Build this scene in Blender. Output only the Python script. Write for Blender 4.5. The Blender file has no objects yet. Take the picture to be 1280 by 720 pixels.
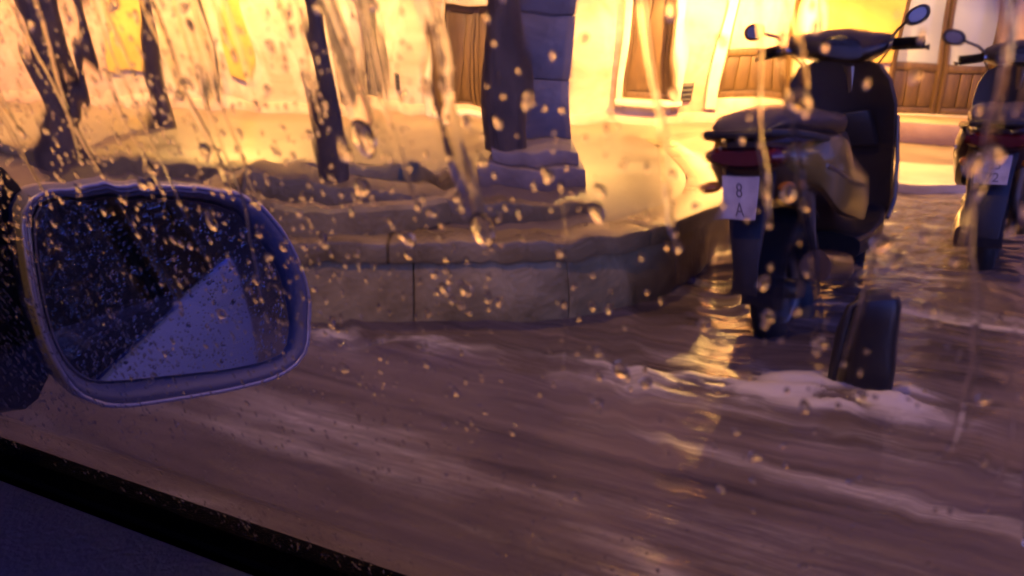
import bpy, bmesh, math, random
import numpy as np
from mathutils import Vector, Matrix, Euler

random.seed(7); RNG = np.random.default_rng(7)
S = bpy.context.scene
COL = S.collection
rad = math.radians

# ------------------------------------------------------------------ camera
CAM_H, PITCH, ROLL, FPX = 0.92, 17.5, 2.0, 995.0
cam_d = bpy.data.cameras.new('camera'); cam = bpy.data.objects.new('camera', cam_d); COL.objects.link(cam)
cam_d.sensor_width = 36.0; cam_d.lens = 36.0 * FPX / 1280.0
cam_d.clip_start = 0.02; cam_d.clip_end = 800
CROT = (Matrix.Rotation(rad(90 - PITCH), 3, 'X') @ Matrix.Rotation(rad(ROLL), 3, 'Z'))
cam.matrix_world = Matrix.Translation((0, 0, CAM_H)) @ CROT.to_4x4()
cam_d.dof.use_dof = True; cam_d.dof.focus_distance = 0.70; cam_d.dof.aperture_fstop = 11.0
S.camera = cam
CPOS = Vector((0, 0, CAM_H))

# ------------------------------------------------------------------ world, exposure
w = bpy.data.worlds.new('World'); S.world = w; w.use_nodes = True
nt = w.node_tree; bg = nt.nodes['Background']
sky = nt.nodes.new('ShaderNodeTexSky'); sky.sky_type = 'NISHITA'; sky.sun_disc = False
sky.sun_elevation = rad(-5.0); sky.sun_rotation = rad(150); sky.air_density = 1.0; sky.ozone_density = 3.0
hs = nt.nodes.new('ShaderNodeMix'); hs.data_type = 'RGBA'; hs.blend_type = 'MULTIPLY'
hs.inputs['Factor'].default_value = 1.0; hs.inputs['B'].default_value = (1.15, 0.85, 1.28, 1)
nt.links.new(sky.outputs['Color'], hs.inputs['A']); nt.links.new(hs.outputs['Result'], bg.inputs['Color'])
bg.inputs['Strength'].default_value = 46.0
S.view_settings.view_transform = 'Standard'; S.view_settings.look = 'None'
S.view_settings.exposure = 0.4; S.view_settings.gamma = 1.0
S.cycles.max_bounces = 14; S.cycles.transmission_bounces = 10; S.cycles.glossy_bounces = 4
S.cycles.diffuse_bounces = 2; S.cycles.transparent_max_bounces = 8
S.cycles.caustics_refractive = False; S.cycles.caustics_reflective = False
S.cycles.sample_clamp_indirect = 25.0; S.cycles.use_denoising = True

SODIUM = (1.0, 0.51, 0.115)
FACADE_LAMPS = [(-2.55, 7.45, 2.40, 1000), (2.25, 7.95, 1.70, 1000), (0.55, 7.45, 2.40, 620), (3.62, 7.6, 2.40, 480), (-5.9, 7.4, 2.6, 1200)]
LAMP_DEPTH = {2.25: 0.0985}
STREET_LAMPS = [(-3.2, -1.6, 4.8, 330), (5.4, 1.0, 4.8, 170), (0.14, 4.95, 5.2, 440)]

# ------------------------------------------------------------------ helpers
def ray(px, py):
    return (CROT @ Vector(((px - 640) / FPX, -(py - 360) / FPX, -1.0))).normalized()
def onz(px, py, z):
    d = ray(px, py); return CPOS + d * ((z - CAM_H) / d.z)
def ony(px, py, y):
    d = ray(px, py); return CPOS + d * (y / d.y)
def onplane(px, py, p, n):
    d = ray(px, py); return CPOS + d * ((p - CPOS).dot(n) / d.dot(n))

class MB:
    def __init__(s): s.v = []; s.f = []
    def add(s, vs, fs):
        o = len(s.v); s.v += [tuple(x) for x in vs]; s.f += [tuple(i + o for i in f) for f in fs]; return s
    def box(s, a, b):
        x0, y0, z0 = a; x1, y1, z1 = b
        return s.add([(x0,y0,z0),(x1,y0,z0),(x1,y1,z0),(x0,y1,z0),(x0,y0,z1),(x1,y0,z1),(x1,y1,z1),(x0,y1,z1)],
                     [(0,3,2,1),(4,5,6,7),(0,1,5,4),(1,2,6,5),(2,3,7,6),(3,0,4,7)])
    def rings(s, rings, cap=True, closed=False):
        n = len(rings[0]); vs = [p for r in rings for p in r]; fs = []
        m = len(rings)
        for i in range(m if closed else m - 1):
            a, b = i * n, ((i + 1) % m) * n
            for j in range(n):
                k = (j + 1) % n; fs.append((a + j, a + k, b + k, b + j))
        if cap and not closed:
            fs.append(tuple(range(n - 1, -1, -1))); fs.append(tuple((m - 1) * n + j for j in range(n)))
        return s.add(vs, fs)
    def tube(s, pts, r, n=10, cap=True):
        pts = [Vector(p) for p in pts]; rr = r if isinstance(r, (list, tuple)) else [r] * len(pts)
        rs = []; up = None
        for i, p in enumerate(pts):
            t = (pts[min(i + 1, len(pts) - 1)] - pts[max(i - 1, 0)]).normalized()
            if up is None: up = t.orthogonal().normalized()
            u = (up - t * up.dot(t)).normalized(); up = u; v = t.cross(u)
            rs.append([p + u * (rr[i] * math.cos(2*math.pi*k/n)) + v * (rr[i] * math.sin(2*math.pi*k/n)) for k in range(n)])
        return s.rings(rs, cap)
    def super(s, secs, n=20, cap=True):
        """secs: (x, zc, halfwidth y, halfheight z, exponent[, yc])"""
        rs = []
        for q in secs:
            x, zc, a, b, e = q[:5]; yc = q[5] if len(q) > 5 else 0
            ring = []
            for k in range(n):
                t = 2 * math.pi * k / n; c, d = math.cos(t), math.sin(t)
                ring.append(Vector((x, yc + a * math.copysign(abs(c) ** (2 / e), c), zc + b * math.copysign(abs(d) ** (2 / e), d))))
            rs.append(ring)
        return s.rings(rs, cap)
    def torus(s, c, R, r, axis='Y', n=36, m=12, flat=1.0):
        rs = []
        for i in range(n):
            t = 2 * math.pi * i / n; ring = []
            for j in range(m):
                q = 2 * math.pi * j / m; rr = R + r * math.cos(q); o = r * flat * math.sin(q)
                if axis == 'Y': p = Vector((rr * math.cos(t), o, rr * math.sin(t)))
                else: p = Vector((rr * math.cos(t), rr * math.sin(t), o))
                ring.append(Vector(c) + p)
            rs.append(ring)
        return s.rings(rs, closed=True)
    def sphere(s, c, rx, ry, rz, n=16, m=9):
        rs = []
        for i in range(m):
            t = math.pi * (i + 0.02) / (m - 0.96) ; z = math.cos(min(t, math.pi - 0.02)); q = math.sin(min(t, math.pi - 0.02))
            rs.append([Vector(c) + Vector((rx*q*math.cos(2*math.pi*k/n), ry*q*math.sin(2*math.pi*k/n), rz*z)) for k in range(n)])
        return s.rings(rs)
    def plate(s, poly, off):
        """a flat polygon given thickness by the offset vector"""
        n = len(poly); off = Vector(off)
        return s.add([Vector(p) for p in poly] + [Vector(p) + off for p in poly],
                     [tuple(range(n - 1, -1, -1)), tuple(range(n, 2 * n))] + [(i, (i + 1) % n, n + (i + 1) % n, n + i) for i in range(n)])
    def xf(s, M): s.v = [tuple(M @ Vector(p)) for p in s.v]; return s
    def build(s, name, mat, parent=None, bevel=0, smooth=35, seg=2):
        me = bpy.data.meshes.new(name); me.from_pydata(s.v, [], s.f)
        bm = bmesh.new(); bm.from_mesh(me); bmesh.ops.recalc_face_normals(bm, faces=bm.faces)
        if bevel:
            es = [e for e in bm.edges if len(e.link_faces) == 2 and e.calc_face_angle(0) > rad(30)]
            bmesh.ops.bevel(bm, geom=es, offset=bevel, segments=seg, profile=0.5, affect='EDGES', clamp_overlap=True)
        bm.to_mesh(me); bm.free()
        if smooth:
            me.shade_smooth(); me.set_sharp_from_angle(angle=rad(smooth))
        me.materials.append(mat)
        o = bpy.data.objects.new(name, me); COL.objects.link(o)
        if parent: o.parent = parent
        return o

def tag(o, label=None, cat=None, group=None, kind=None):
    if label: o['label'] = label
    if cat: o['category'] = cat
    if group: o['group'] = group
    if kind: o['kind'] = kind
    return o
def empty(name, loc=(0, 0, 0), rz=0):
    o = bpy.data.objects.new(name, None); COL.objects.link(o); o.location = loc; o.rotation_euler = (0, 0, rz)
    o.empty_display_size = 0.1; return o
def copy_tree(o, parent=None):
    c = o.copy(); COL.objects.link(c)
    if parent: c.parent = parent
    for ch in list(o.children): copy_tree(ch, c)
    return c

# ------------------------------------------------------------------ numpy noise
_T = RNG.random((256, 256))
def vnoise(x, y):
    xi = np.floor(x).astype(int); yi = np.floor(y).astype(int); fx = x - xi; fy = y - yi
    fx = fx * fx * (3 - 2 * fx); fy = fy * fy * (3 - 2 * fy)
    a = _T[xi % 256, yi % 256]; b = _T[(xi + 1) % 256, yi % 256]; c = _T[xi % 256, (yi + 1) % 256]; d = _T[(xi + 1) % 256, (yi + 1) % 256]
    return (a * (1 - fx) + b * fx) * (1 - fy) + (c * (1 - fx) + d * fx) * fy - 0.5
def fbm(x, y, o=4):
    s = 0; a = 1
    for i in range(o): s = s + a * vnoise(x * 2 ** i + 17.3 * i, y * 2 ** i + 5.1 * i); a *= 0.5
    return s

# ------------------------------------------------------------------ materials
MATS = {}
def mat(name, col, rough=0.5, col2=None, scale=6.0, metal=0.0, bump=0.0, bscale=40.0, rvar=0.0, trans=0.0, ior=1.45, spec=0.5, stretch=(1, 1, 1), coat=0.0):
    if name in MATS: return MATS[name]
    m = bpy.data.materials.new(name); m.use_nodes = True; t = m.node_tree; b = t.nodes['Principled BSDF']
    b.inputs['Base Color'].default_value = (*col, 1); b.inputs['Roughness'].default_value = rough
    b.inputs['Metallic'].default_value = metal; b.inputs['Transmission Weight'].default_value = trans
    b.inputs['IOR'].default_value = ior; b.inputs['Specular IOR Level'].default_value = spec; b.inputs['Coat Weight'].default_value = coat
    if col2 or bump or rvar:
        tc = t.nodes.new('ShaderNodeTexCoord'); mp = t.nodes.new('ShaderNodeMapping'); mp.inputs['Scale'].default_value = stretch
        t.links.new(tc.outputs['Object'], mp.inputs['Vector'])
    if col2 or rvar:
        n = t.nodes.new('ShaderNodeTexNoise'); n.inputs['Scale'].default_value = scale; n.inputs['Detail'].default_value = 7; n.inputs['Roughness'].default_value = 0.62
        t.links.new(mp.outputs['Vector'], n.inputs['Vector'])
        cr = t.nodes.new('ShaderNodeValToRGB'); cr.color_ramp.elements[0].position = 0.35; cr.color_ramp.elements[1].position = 0.68
        t.links.new(n.outputs['Fac'], cr.inputs['Fac'])
        if col2:
            cr.color_ramp.elements[0].color = (*col, 1); cr.color_ramp.elements[1].color = (*col2, 1)
            t.links.new(cr.outputs['Color'], b.inputs['Base Color'])
        if rvar:
            mr = t.nodes.new('ShaderNodeMapRange'); mr.inputs['To Min'].default_value = max(0.02, rough - rvar); mr.inputs['To Max'].default_value = min(1, rough + rvar)
            t.links.new(n.outputs['Fac'], mr.inputs['Value']); t.links.new(mr.outputs['Result'], b.inputs['Roughness'])
    if bump:
        n2 = t.nodes.new('ShaderNodeTexNoise'); n2.inputs['Scale'].default_value = bscale; n2.inputs['Detail'].default_value = 5
        t.links.new(mp.outputs['Vector'], n2.inputs['Vector'])
        bp = t.nodes.new('ShaderNodeBump'); bp.inputs['Strength'].default_value = bump; bp.inputs['Distance'].default_value = 0.01
        t.links.new(n2.outputs['Fac'], bp.inputs['Height']); t.links.new(bp.outputs['Normal'], b.inputs['Normal'])
    MATS[name] = m; return m

PLASTER = mat('plaster', (0.40, 0.31, 0.21), 0.85, (0.68, 0.58, 0.43), 2.6, bump=0.3, bscale=25)
PLASTER_PINK = mat('plaster_pink', (0.42, 0.28, 0.19), 0.85, (0.62, 0.45, 0.33), 2.8, bump=0.3, bscale=25)
STONE_TRIM = mat('stone_trim', (0.55, 0.47, 0.36), 0.7, (0.70, 0.62, 0.50), 4, bump=0.3)
YELLOW = mat('yellow_paint', (0.48, 0.32, 0.07), 0.6, (0.60, 0.42, 0.11), 4)
WOOD = mat('door_wood', (0.055, 0.031, 0.009), 0.5, (0.105, 0.06, 0.018), 9, stretch=(6, 6, 0.6), bump=0.2, bscale=30)
WOOD_DARK = mat('dark_door_wood', (0.055, 0.032, 0.016), 0.5, (0.12, 0.07, 0.03), 9, stretch=(6, 6, 0.6), bump=0.2)
GREYWOOD = mat('grey_shutter_paint', (0.07, 0.06, 0.055), 0.55, (0.14, 0.12, 0.10), 6)
PINKGLASS = mat('curtained_glass', (0.55, 0.32, 0.27), 0.25, (0.66, 0.42, 0.34), 5)
DOORGLASS = mat('door_glass', (0.30, 0.33, 0.40), 0.06, spec=0.9)
VENT = mat('vent_metal', (0.05, 0.045, 0.04), 0.6)
LAVA = mat('basalt', (0.14, 0.10, 0.04), 0.36, (0.29, 0.215, 0.10), 5, bump=0.5, bscale=60, rvar=0.18)
BLOCKSTONE = mat('wall_stone', (0.24, 0.165, 0.05), 0.42, (0.58, 0.43, 0.17), 4.5, bump=0.6, bscale=45, rvar=0.15)
COPING = mat('coping_stone', (0.20, 0.14, 0.05), 0.3, (0.42, 0.31, 0.13), 4, bump=0.4, bscale=60, rvar=0.18)
PAVE = mat('wet_paving', (0.11, 0.08, 0.06), 0.36, (0.20, 0.155, 0.12), 1.7, bump=0.35, bscale=30, rvar=0.18)
PALE = mat('pale_kerb_stone', (0.33, 0.26, 0.23), 0.4, (0.45, 0.37, 0.33), 4, bump=0.3)
GREYPILLAR = mat('pillar_stone', (0.20, 0.155, 0.125), 0.6, (0.32, 0.255, 0.215), 7, bump=0.4)
BARK = mat('bark', (0.045, 0.030, 0.022), 0.7, (0.12, 0.08, 0.05), 14, stretch=(1, 1, 0.25), bump=1.0, bscale=40)
LEAF = mat('leaf', (0.04, 0.07, 0.02), 0.45, (0.08, 0.11, 0.03), 3)
SOIL = mat('soil', (0.08, 0.055, 0.035), 0.35, (0.2, 0.14, 0.08), 8, bump=0.8, bscale=40)
BLACKPLASTIC = mat('black_plastic', (0.024, 0.019, 0.016), 0.32, bump=0.08, bscale=300)
RUBBER = mat('black_rubber', (0.003, 0.003, 0.004), 0.8, spec=.02, bump=0.15, bscale=200)
TYRE = mat('tyre_rubber', (0.015, 0.015, 0.015), 0.5)
SEATMAT = mat('seat_vinyl', (0.04, 0.032, 0.032), 0.3, bump=0.15, bscale=120)
OLIVE = mat('olive_bronze_paint', (0.20, 0.125, 0.025), 0.3, (0.26, 0.165, 0.04), 5, coat=0.6)
BODYDARK = mat('dark_bronze_paint', (0.085, 0.048, 0.022), 0.28, coat=0.5)
MAROON = mat('dark_maroon_paint', (0.035, 0.012, 0.012), 0.3, coat=0.3)
METAL = mat('scooter_metal', (0.35, 0.33, 0.30), 0.32, metal=1.0, rvar=0.1, scale=20)
CHROME = mat('mirror_chrome', (0.16, 0.16, 0.20), 0.15, metal=1.0)
REDLENS = mat('red_lens', (0.09, 0.008, 0.006), 0.15, coat=0.6)
PLATEW = mat('plate_white', (0.46, 0.44, 0.52), 0.45, (0.30, 0.28, 0.34), 14)
INK = mat('plate_ink', (0.09, 0.08, 0.12), 0.5)
CARPAINT = mat('car_paint_sky_tint', (0.13, 0.19, 0.85), 0.45, spec=.1)  # blue of the reflected dusk sky put into the base colour
TRIMBLUE = mat('door_vinyl', (0.15, 0.13, 0.26), 0.5, (0.19, 0.17, 0.31), 60, bump=0.3, bscale=350)
DARKGLASS = mat('dark_side_glass', (0.012, 0.011, 0.014), 0.08, bump=0.25, bscale=120)
LAMPMETAL = mat('lamp_metal', (0.0015, 0.0015, 0.0015), 0.8, spec=0)

def emitter(name, col, st):
    m = bpy.data.materials.new(name); m.use_nodes = True; t = m.node_tree; t.nodes.remove(t.nodes['Principled BSDF'])
    e = t.nodes.new('ShaderNodeEmission'); e.inputs['Color'].default_value = (*col, 1); e.inputs['Strength'].default_value = st
    t.links.new(e.outputs['Emission'], t.nodes['Material Output'].inputs['Surface']); return m
BULB = emitter('lit_bulb', SODIUM, 9)

# ================================================================== ground, water
tag(MB().box((-150, -150, -0.6), (150, 150, -0.11)).build('ground', mat('asphalt', (0.05, 0.05, 0.05), 0.8, (0.07, 0.065, 0.06), 3), smooth=0), kind='structure')

AX = rad(66.0)
F = Vector((-math.sin(AX), math.cos(AX), 0)); N = Vector((math.cos(AX), math.sin(AX), 0))   # car forward, car outward
BOL = Vector((1.015, 2.12, 0))

def axis_pts(lo, hi, fine_lo, fine_hi, fine, coarse):
    a = list(np.arange(fine_lo, fine_hi, fine)); x = fine_hi; st = fine
    while x < hi: a.append(x); st = min(st * 1.12, coarse); x += st
    a.append(hi); b = []; x = fine_lo; st = fine
    while x > lo: st = min(st * 1.12, coarse); x -= st; b.append(max(x, lo))
    return np.array(b[::-1] + a)

def water():
    xs = axis_pts(-120, 120, -1.6, 3.4, 0.012, 6.0); ys = axis_pts(-100, 120, 0.55, 5.6, 0.014, 6.0)
    X, Y = np.meshgrid(xs, ys, indexing='ij')
    a = X * F.x + Y * F.y; p = X * N.x + Y * N.y           # along the current / across it
    warp = 0.5 * vnoise(a * 1.1, p * 2.2) + 0.25 * vnoise(a * 2.7 + 5, p * 4.5)
    w1 = fbm(a * 0.75 + warp, p * 2.3 + 0.9 * warp, 3) * 0.014
    w2 = fbm(a * 2.4 + 40 + warp, p * 9 + 2.2 * warp, 3) * 0.0030
    w3 = fbm(a * 8 + 7 + 2 * warp, p * 15 + 4 * warp, 4) * 0.0040
    # choppier ripples in the lee of the scooters and kerb, glassier by the car
    far = np.clip((Y - 2.3) / 1.2, 0, 1)
    ch = fbm(X * 9 + 1.5 * vnoise(X * 3, Y * 3), Y * 14, 4) * 0.013 * far
    gap = np.exp(-((X - 0.95) / 0.55) ** 2 - ((Y - 2.95) / 0.55) ** 2)
    ch = ch + gap * (fbm(X * 14 + 3 * vnoise(X * 5, Y * 6), Y * 19 + 50, 2) * 0.017)
    Z = w1 * (1 - 0.5 * far) + w2 + w3 + ch
    # wake and foam round the bollard
    dx = X - BOL.x; dy = Y - BOL.y
    d = np.sqrt(dx ** 2 + dy ** 2); da = a - (BOL.x * F.x + BOL.y * F.y); dp = p - (BOL.x * N.x + BOL.y * N.y)
    ringw = np.exp(-((np.sqrt((dx * 0.9) ** 2 + (dy * 1.25) ** 2) - 0.16) / 0.075) ** 2) * np.clip(1 - (dy + 0.05) / .2, 0, 1) * np.clip(1 - (dx - .05) / .22, 0, 1)
    tail = np.exp(-((dp + 0.18 + 0.12 * da) / 0.11) ** 2) * np.clip((da + .38) / .3, 0, 1) * np.clip(1.3 - da, 0, 1)
    tail2 = np.exp(-((dp + 0.02) / 0.09) ** 2) * np.clip(1 - np.abs(da - 0.35) / 0.5, 0, 1)
    nz = fbm(a * 6, p * 18, 4)
    Z += 0.026 * ringw * (0.7 + 1.5 * nz) + 0.016 * tail * (0.6 + 1.2 * nz)
    foam = 0.85 * ringw * (0.6 + 1.5 * nz) + 0.75 * tail * (0.45 + 1.5 * nz) + 0.5 * tail2 * (.5 + 1.2 * nz)
    # churn along the foot of the stone wall
    wl = np.exp(-((Y - 2.33 + 0.05 * vnoise(X * 4, Y * 0)) / 0.075) ** 2) * np.clip((X + 1.5) / .4, 0, 1) * np.clip((0.0 - X) / 0.3, 0, 1)
    Z += 0.04 * wl * (0.5 + 1.2 * fbm(X * 7, Y * 12, 3)); foam += 1.0 * wl * (0.55 + 1.2 * fbm(X * 9, Y * 14, 4))
    # streak of froth drawn out by the current near the car
    st = np.exp(-((p - 1.13 + 0.10 * vnoise(a * 2.2, p * 0)) / 0.045) ** 2) * np.clip((a + 0.9) / 0.5, 0, 1) * np.clip((0.75 - a) / 0.5, 0, 1)
    foam += 0.55 * st * (0.55 + 1.4 * fbm(a * 5, p * 20, 4)); Z += 0.012 * st
    st2 = np.exp(-((p - 1.95) / 0.06) ** 2) * np.clip((a + 1.2) / .8, 0, 1) * np.clip((0.9 - a) / .6, 0, 1)
    foam += 0.35 * st2 * (0.5 + 1.6 * fbm(a * 4 + 3, p * 17, 4))
    foam += np.clip(fbm(a * 0.8 + 30 + warp, p * 7 + 2 * warp, 4) - 0.06, 0, 1) * 0.9 * np.clip((Y - .5) / .5, 0, 1)
    band = np.exp(-((p - 1.02 - 0.10 * np.sin(a * 2.0) - .35 * np.clip(a + .2, -1, 1)) / 0.075) ** 2) * np.clip((a + .9) / .4, 0, 1) * np.clip((.55 - a) / .4, 0, 1)
    foam += 0.55 * band * (.55 + 1.3 * fbm(a * 4 + 60, p * 15 + 2 * warp, 4)); Z += .010 * band
    fade = np.clip(1 - (np.hypot(X - 1, Y - 3) - 5) / 8, 0, 1)
    Z = Z * (0.15 + 0.85 * fade); foam = np.clip(foam, 0, 1) * fade
    nx, ny = X.shape
    me = bpy.data.meshes.new('flood_water')
    co = np.stack([X, Y, Z], -1).reshape(-1, 3).astype(np.float32)
    i = np.arange(nx * ny).reshape(nx, ny)
    q = np.stack([i[:-1, :-1], i[1:, :-1], i[1:, 1:], i[:-1, 1:]], -1).reshape(-1, 4).astype(np.int32)
    me.vertices.add(len(co)); me.vertices.foreach_set('co', co.ravel())
    me.loops.add(q.size); me.loops.foreach_set('vertex_index', q.ravel())
    me.polygons.add(len(q)); me.polygons.foreach_set('loop_start', np.arange(0, q.size, 4, dtype=np.int32))
    me.update(calc_edges=True); me.validate()
    at = me.attributes.new('foam', 'FLOAT', 'POINT'); at.data.foreach_set('value', foam.ravel().astype(np.float32))
    me.shade_smooth()
    m = bpy.data.materials.new('flood_water'); m.use_nodes = True; t = m.node_tree; b = t.nodes['Principled BSDF']
    b.inputs['IOR'].default_value = 1.33
    an = t.nodes.new('ShaderNodeAttribute'); an.attribute_name = 'foam'
    tc = t.nodes.new('ShaderNodeTexCoord'); mp = t.nodes.new('ShaderNodeMapping'); mp.inputs['Rotation'].default_value = (0, 0, -math.atan2(F.y, F.x))
    mp.vector_type = 'POINT'; mp2 = t.nodes.new('ShaderNodeMapping'); mp2.inputs['Scale'].default_value = (0.8, 7.5, 1)
    t.links.new(tc.outputs['Object'], mp.inputs['Vector']); t.links.new(mp.outputs['Vector'], mp2.inputs['Vector'])
    n = t.nodes.new('ShaderNodeTexNoise'); n.inputs['Scale'].default_value = 1.0; n.inputs['Detail'].default_value = 8; n.inputs['Roughness'].default_value = 0.66; n.inputs['Distortion'].default_value = 0.9
    t.links.new(mp2.outputs['Vector'], n.inputs['Vector'])
    cr = t.nodes.new('ShaderNodeValToRGB'); cr.color_ramp.elements[0].position = 0.35; cr.color_ramp.elements[1].position = 0.7
    cr.color_ramp.elements[0].color = (0.060, 0.046, 0.042, 1); cr.color_ramp.elements[1].color = (0.195, 0.150, 0.135, 1)
    t.links.new(n.outputs['Fac'], cr.inputs['Fac'])
    mx = t.nodes.new('ShaderNodeMix'); mx.data_type = 'RGBA'; mx.inputs['B'].default_value = (0.72, 0.66, 0.66, 1)
    nf = t.nodes.new('ShaderNodeTexNoise'); nf.inputs['Scale'].default_value = 9.0; nf.inputs['Detail'].default_value = 9; nf.inputs['Roughness'].default_value = 0.7
    t.links.new(mp2.outputs['Vector'], nf.inputs['Vector'])
    ma = t.nodes.new('ShaderNodeMath'); ma.operation = 'MULTIPLY_ADD'; ma.inputs[1].default_value = -1.5; t.links.new(nf.outputs['Fac'], ma.inputs[0])
    mb_ = t.nodes.new('ShaderNodeMath'); mb_.operation = 'MULTIPLY'; mb_.inputs[1].default_value = 1.75; t.links.new(an.outputs['Fac'], mb_.inputs[0]); t.links.new(mb_.outputs[0], ma.inputs[2])
    mc = t.nodes.new('ShaderNodeMapRange'); mc.inputs['From Min'].default_value = -0.72; mc.inputs['From Max'].default_value = 0.75; mc.inputs['To Max'].default_value = 0.66; mc.interpolation_type = 'SMOOTHSTEP'
    t.links.new(ma.outputs[0], mc.inputs['Value'])
    t.links.new(mc.outputs['Result'], mx.inputs['Factor']); t.links.new(cr.outputs['Color'], mx.inputs['A']); t.links.new(mx.outputs['Result'], b.inputs['Base Color'])
    mr = t.nodes.new('ShaderNodeMapRange'); mr.inputs['To Min'].default_value = 0.06; mr.inputs['To Max'].default_value = 0.75
    t.links.new(mc.outputs['Result'], mr.inputs['Value']); t.links.new(mr.outputs['Result'], b.inputs['Roughness'])
    n2 = t.nodes.new('ShaderNodeTexNoise'); n2.inputs['Scale'].default_value = 4.0; n2.inputs['Detail'].default_value = 6; n2.inputs['Distortion'].default_value = 1.0
    t.links.new(mp2.outputs['Vector'], n2.inputs['Vector'])
    bp = t.nodes.new('ShaderNodeBump'); bp.inputs['Strength'].default_value = 0.35; bp.inputs['Distance'].default_value = 0.01
    t.links.new(n2.outputs['Fac'], bp.inputs['Height']); t.links.new(bp.outputs['Normal'], b.inputs['Normal'])
    me.materials.append(m)
    o = bpy.data.objects.new('flood_water', me); COL.objects.link(o); tag(o, kind='structure')
water()

# pavement before the facade
pv = [(1.9, 5.55), (30, 5.75), (30, 9.0), (-30, 9.0), (-30, 6.2), (0.6, 6.1)]
tag(MB().plate([(x, y, -0.12) for x, y in pv], (0, 0, 0.165)).build('pavement', PAVE, smooth=0), kind='structure')
kp = [(1.75, 5.44), (30, 5.62), (30, 6.62), (2.1, 6.45)]
tag(MB().plate([(x, y, -0.12) for x, y in kp], (0, 0, 0.185)).build('kerb', PALE, bevel=0.015), kind='structure')

# ================================================================== building
FY = 9.0
bld = tag(empty('town_building', (0, FY, 0)), 'plastered town house front with wooden doors lit yellow by wall lamps behind the scooters', 'building')
def bpart(name, m, x0, x1, z0, z1, y0, y1, parent=bld, bevel=0.008):
    return MB().box((x0, y0 - FY, z0), (x1, y1 - FY, z1)).build(name, m, parent, bevel=bevel, smooth=30)
def fx(px, py=60): return ony(px, py, FY).x
TOP = 5.5
bpart('rear_wall', PLASTER, -14, 14, 0.0, TOP, 9.20, 9.5)
# solid plaster stretches between the openings (x in metres along the front)
def wall(x0, x1, m=PLASTER, z0=0.0, y0=8.97): return bpart('wall', m, x0, x1, z0, TOP, y0, 9.196)
def under(x0, x1, z1, m=PLASTER): return bpart('wall', m, x0, x1, 0.0, z1, 8.97, 9.196)
def over(x0, x1, z0, m=PLASTER): return bpart('wall', m, x0, x1, z0, TOP, 8.97, 9.196)
wall(-14, -4.44, PLASTER_PINK); wall(-4.44 + 0.002, -1.958)
wall(-1.52, -0.83); wall(-0.05, 1.118); wall(1.622, 2.195, PLASTER_PINK); wall(3.06, 4.0); wall(5.16, 14, PLASTER_PINK)
under(-1.956, -1.522, 0.17); over(-1.956, -1.522, 2.2)
under(-0.828, -0.052, 0.11); over(-0.828, -0.052, 1.22)
under(1.12, 1.62, 0.31); over(1.12, 1.62, 2.4)
under(2.197, 3.058, 0.32); over(2.197, 3.058, 2.4)
under(4.002, 5.158, 0.27); over(4.002, 5.158, 2.6)
# yellow painted boards on the plaster
for x0, x1, z0 in ((-4.44, -4.0, 0.42), (-3.17, -2.80, 0.40), (3.27, 3.96, 0.80)):
    bpart('yellow_panel', YELLOW, x0, x1, z0, 2.9, 8.925, 8.966)
# pilaster strips and surrounds
for x0, x1, z0, z1 in ((-0.99, -0.85, 0.0, 3.2), (1.02, 1.11, 0.22, 2.5), (1.63, 1.72, 0.22, 2.5), (2.06, 2.19, 0.20, 2.5), (3.065, 3.16, 0.2, 2.5), (-2.06, -1.97, 0.1, 2.3)):
    bpart('door_surround', STONE_TRIM, x0, x1, z0, z1, 8.90, 8.966)
bpart('door_sill', STONE_TRIM, 1.0, 1.75, 0.24, 0.30, 8.86, 8.964); bpart('door_sill', STONE_TRIM, -0.84, -0.04, 0.045, 0.105, 8.86, 8.964)
bpart('plinth', PLASTER_PINK, -14, 3.9, 0.0, 0.16, 8.93, 8.962, bevel=0.01)
# doors
def door(x0, x1, z0, z1, m, leaves=1, split=None, glass=None, planks=4, depth=9.10):
    fr = 0.045
    d = bpart('door', m, x0 + 0.003, x1 - 0.003, z0, z1, depth, depth + 0.05)
    lw = (x1 - x0) / leaves
    for L in range(leaves):
        a = x0 + L * lw + 0.008; b = a + lw - 0.016
        top = split if split else z1 - 0.02
        for s0, s1, t0, t1 in ((a, a + fr, z0, z1), (b - fr, b, z0, z1)):
            bpart('stile', m, s0, s1, t0 + .004, t1 - .004, depth - 0.035, depth - 0.001, d, 0.006)
        bpart('rail', m, a + fr + .001, b - fr - .001, z0 + .004, z0 + 0.07, depth - 0.034, depth - 0.001, d, 0.006)
        bpart('rail', m, a + fr + .001, b - fr - .001, top - 0.05, top + 0.03, depth - 0.034, depth - 0.001, d, 0.006)
        iw = (b - a - 2 * fr) / planks
        for k in range(planks):
            bpart('plank', m, a + fr + k * iw + 0.006, a + fr + (k + 1) * iw - 0.006, z0 + 0.08, top - 0.06, depth - 0.02, depth - 0.001, d, 0.005)
        if glass:
            bpart('pane', glass, a + fr + .002, b - fr - .002, top + 0.034, z1 - 0.03, depth - 0.018, depth - 0.001, d, 0.003)
    return d
door(-0.825, -0.055, 0.113, 1.217, WOOD, 2, planks=2)
door(-1.953, -1.525, 0.173, 2.197, GREYWOOD, 1, planks=3)
door(1.123, 1.617, 0.313, 2.397, WOOD_DARK, 1, planks=2)
door(2.20, 3.055, 0.323, 2.397, WOOD, 1, split=0.82, glass=PINKGLASS, planks=5)
door(4.005, 5.155, 0.273, 2.597, WOOD, 2, split=0.78, glass=DOORGLASS, planks=3, depth=9.06)
bpart('door_jamb', WOOD, 3.965, 4.001, 0.27, 2.6, 8.94, 9.19); bpart('door_jamb', WOOD, 5.159, 5.21, 0.27, 2.6, 8.94, 9.19)
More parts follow.
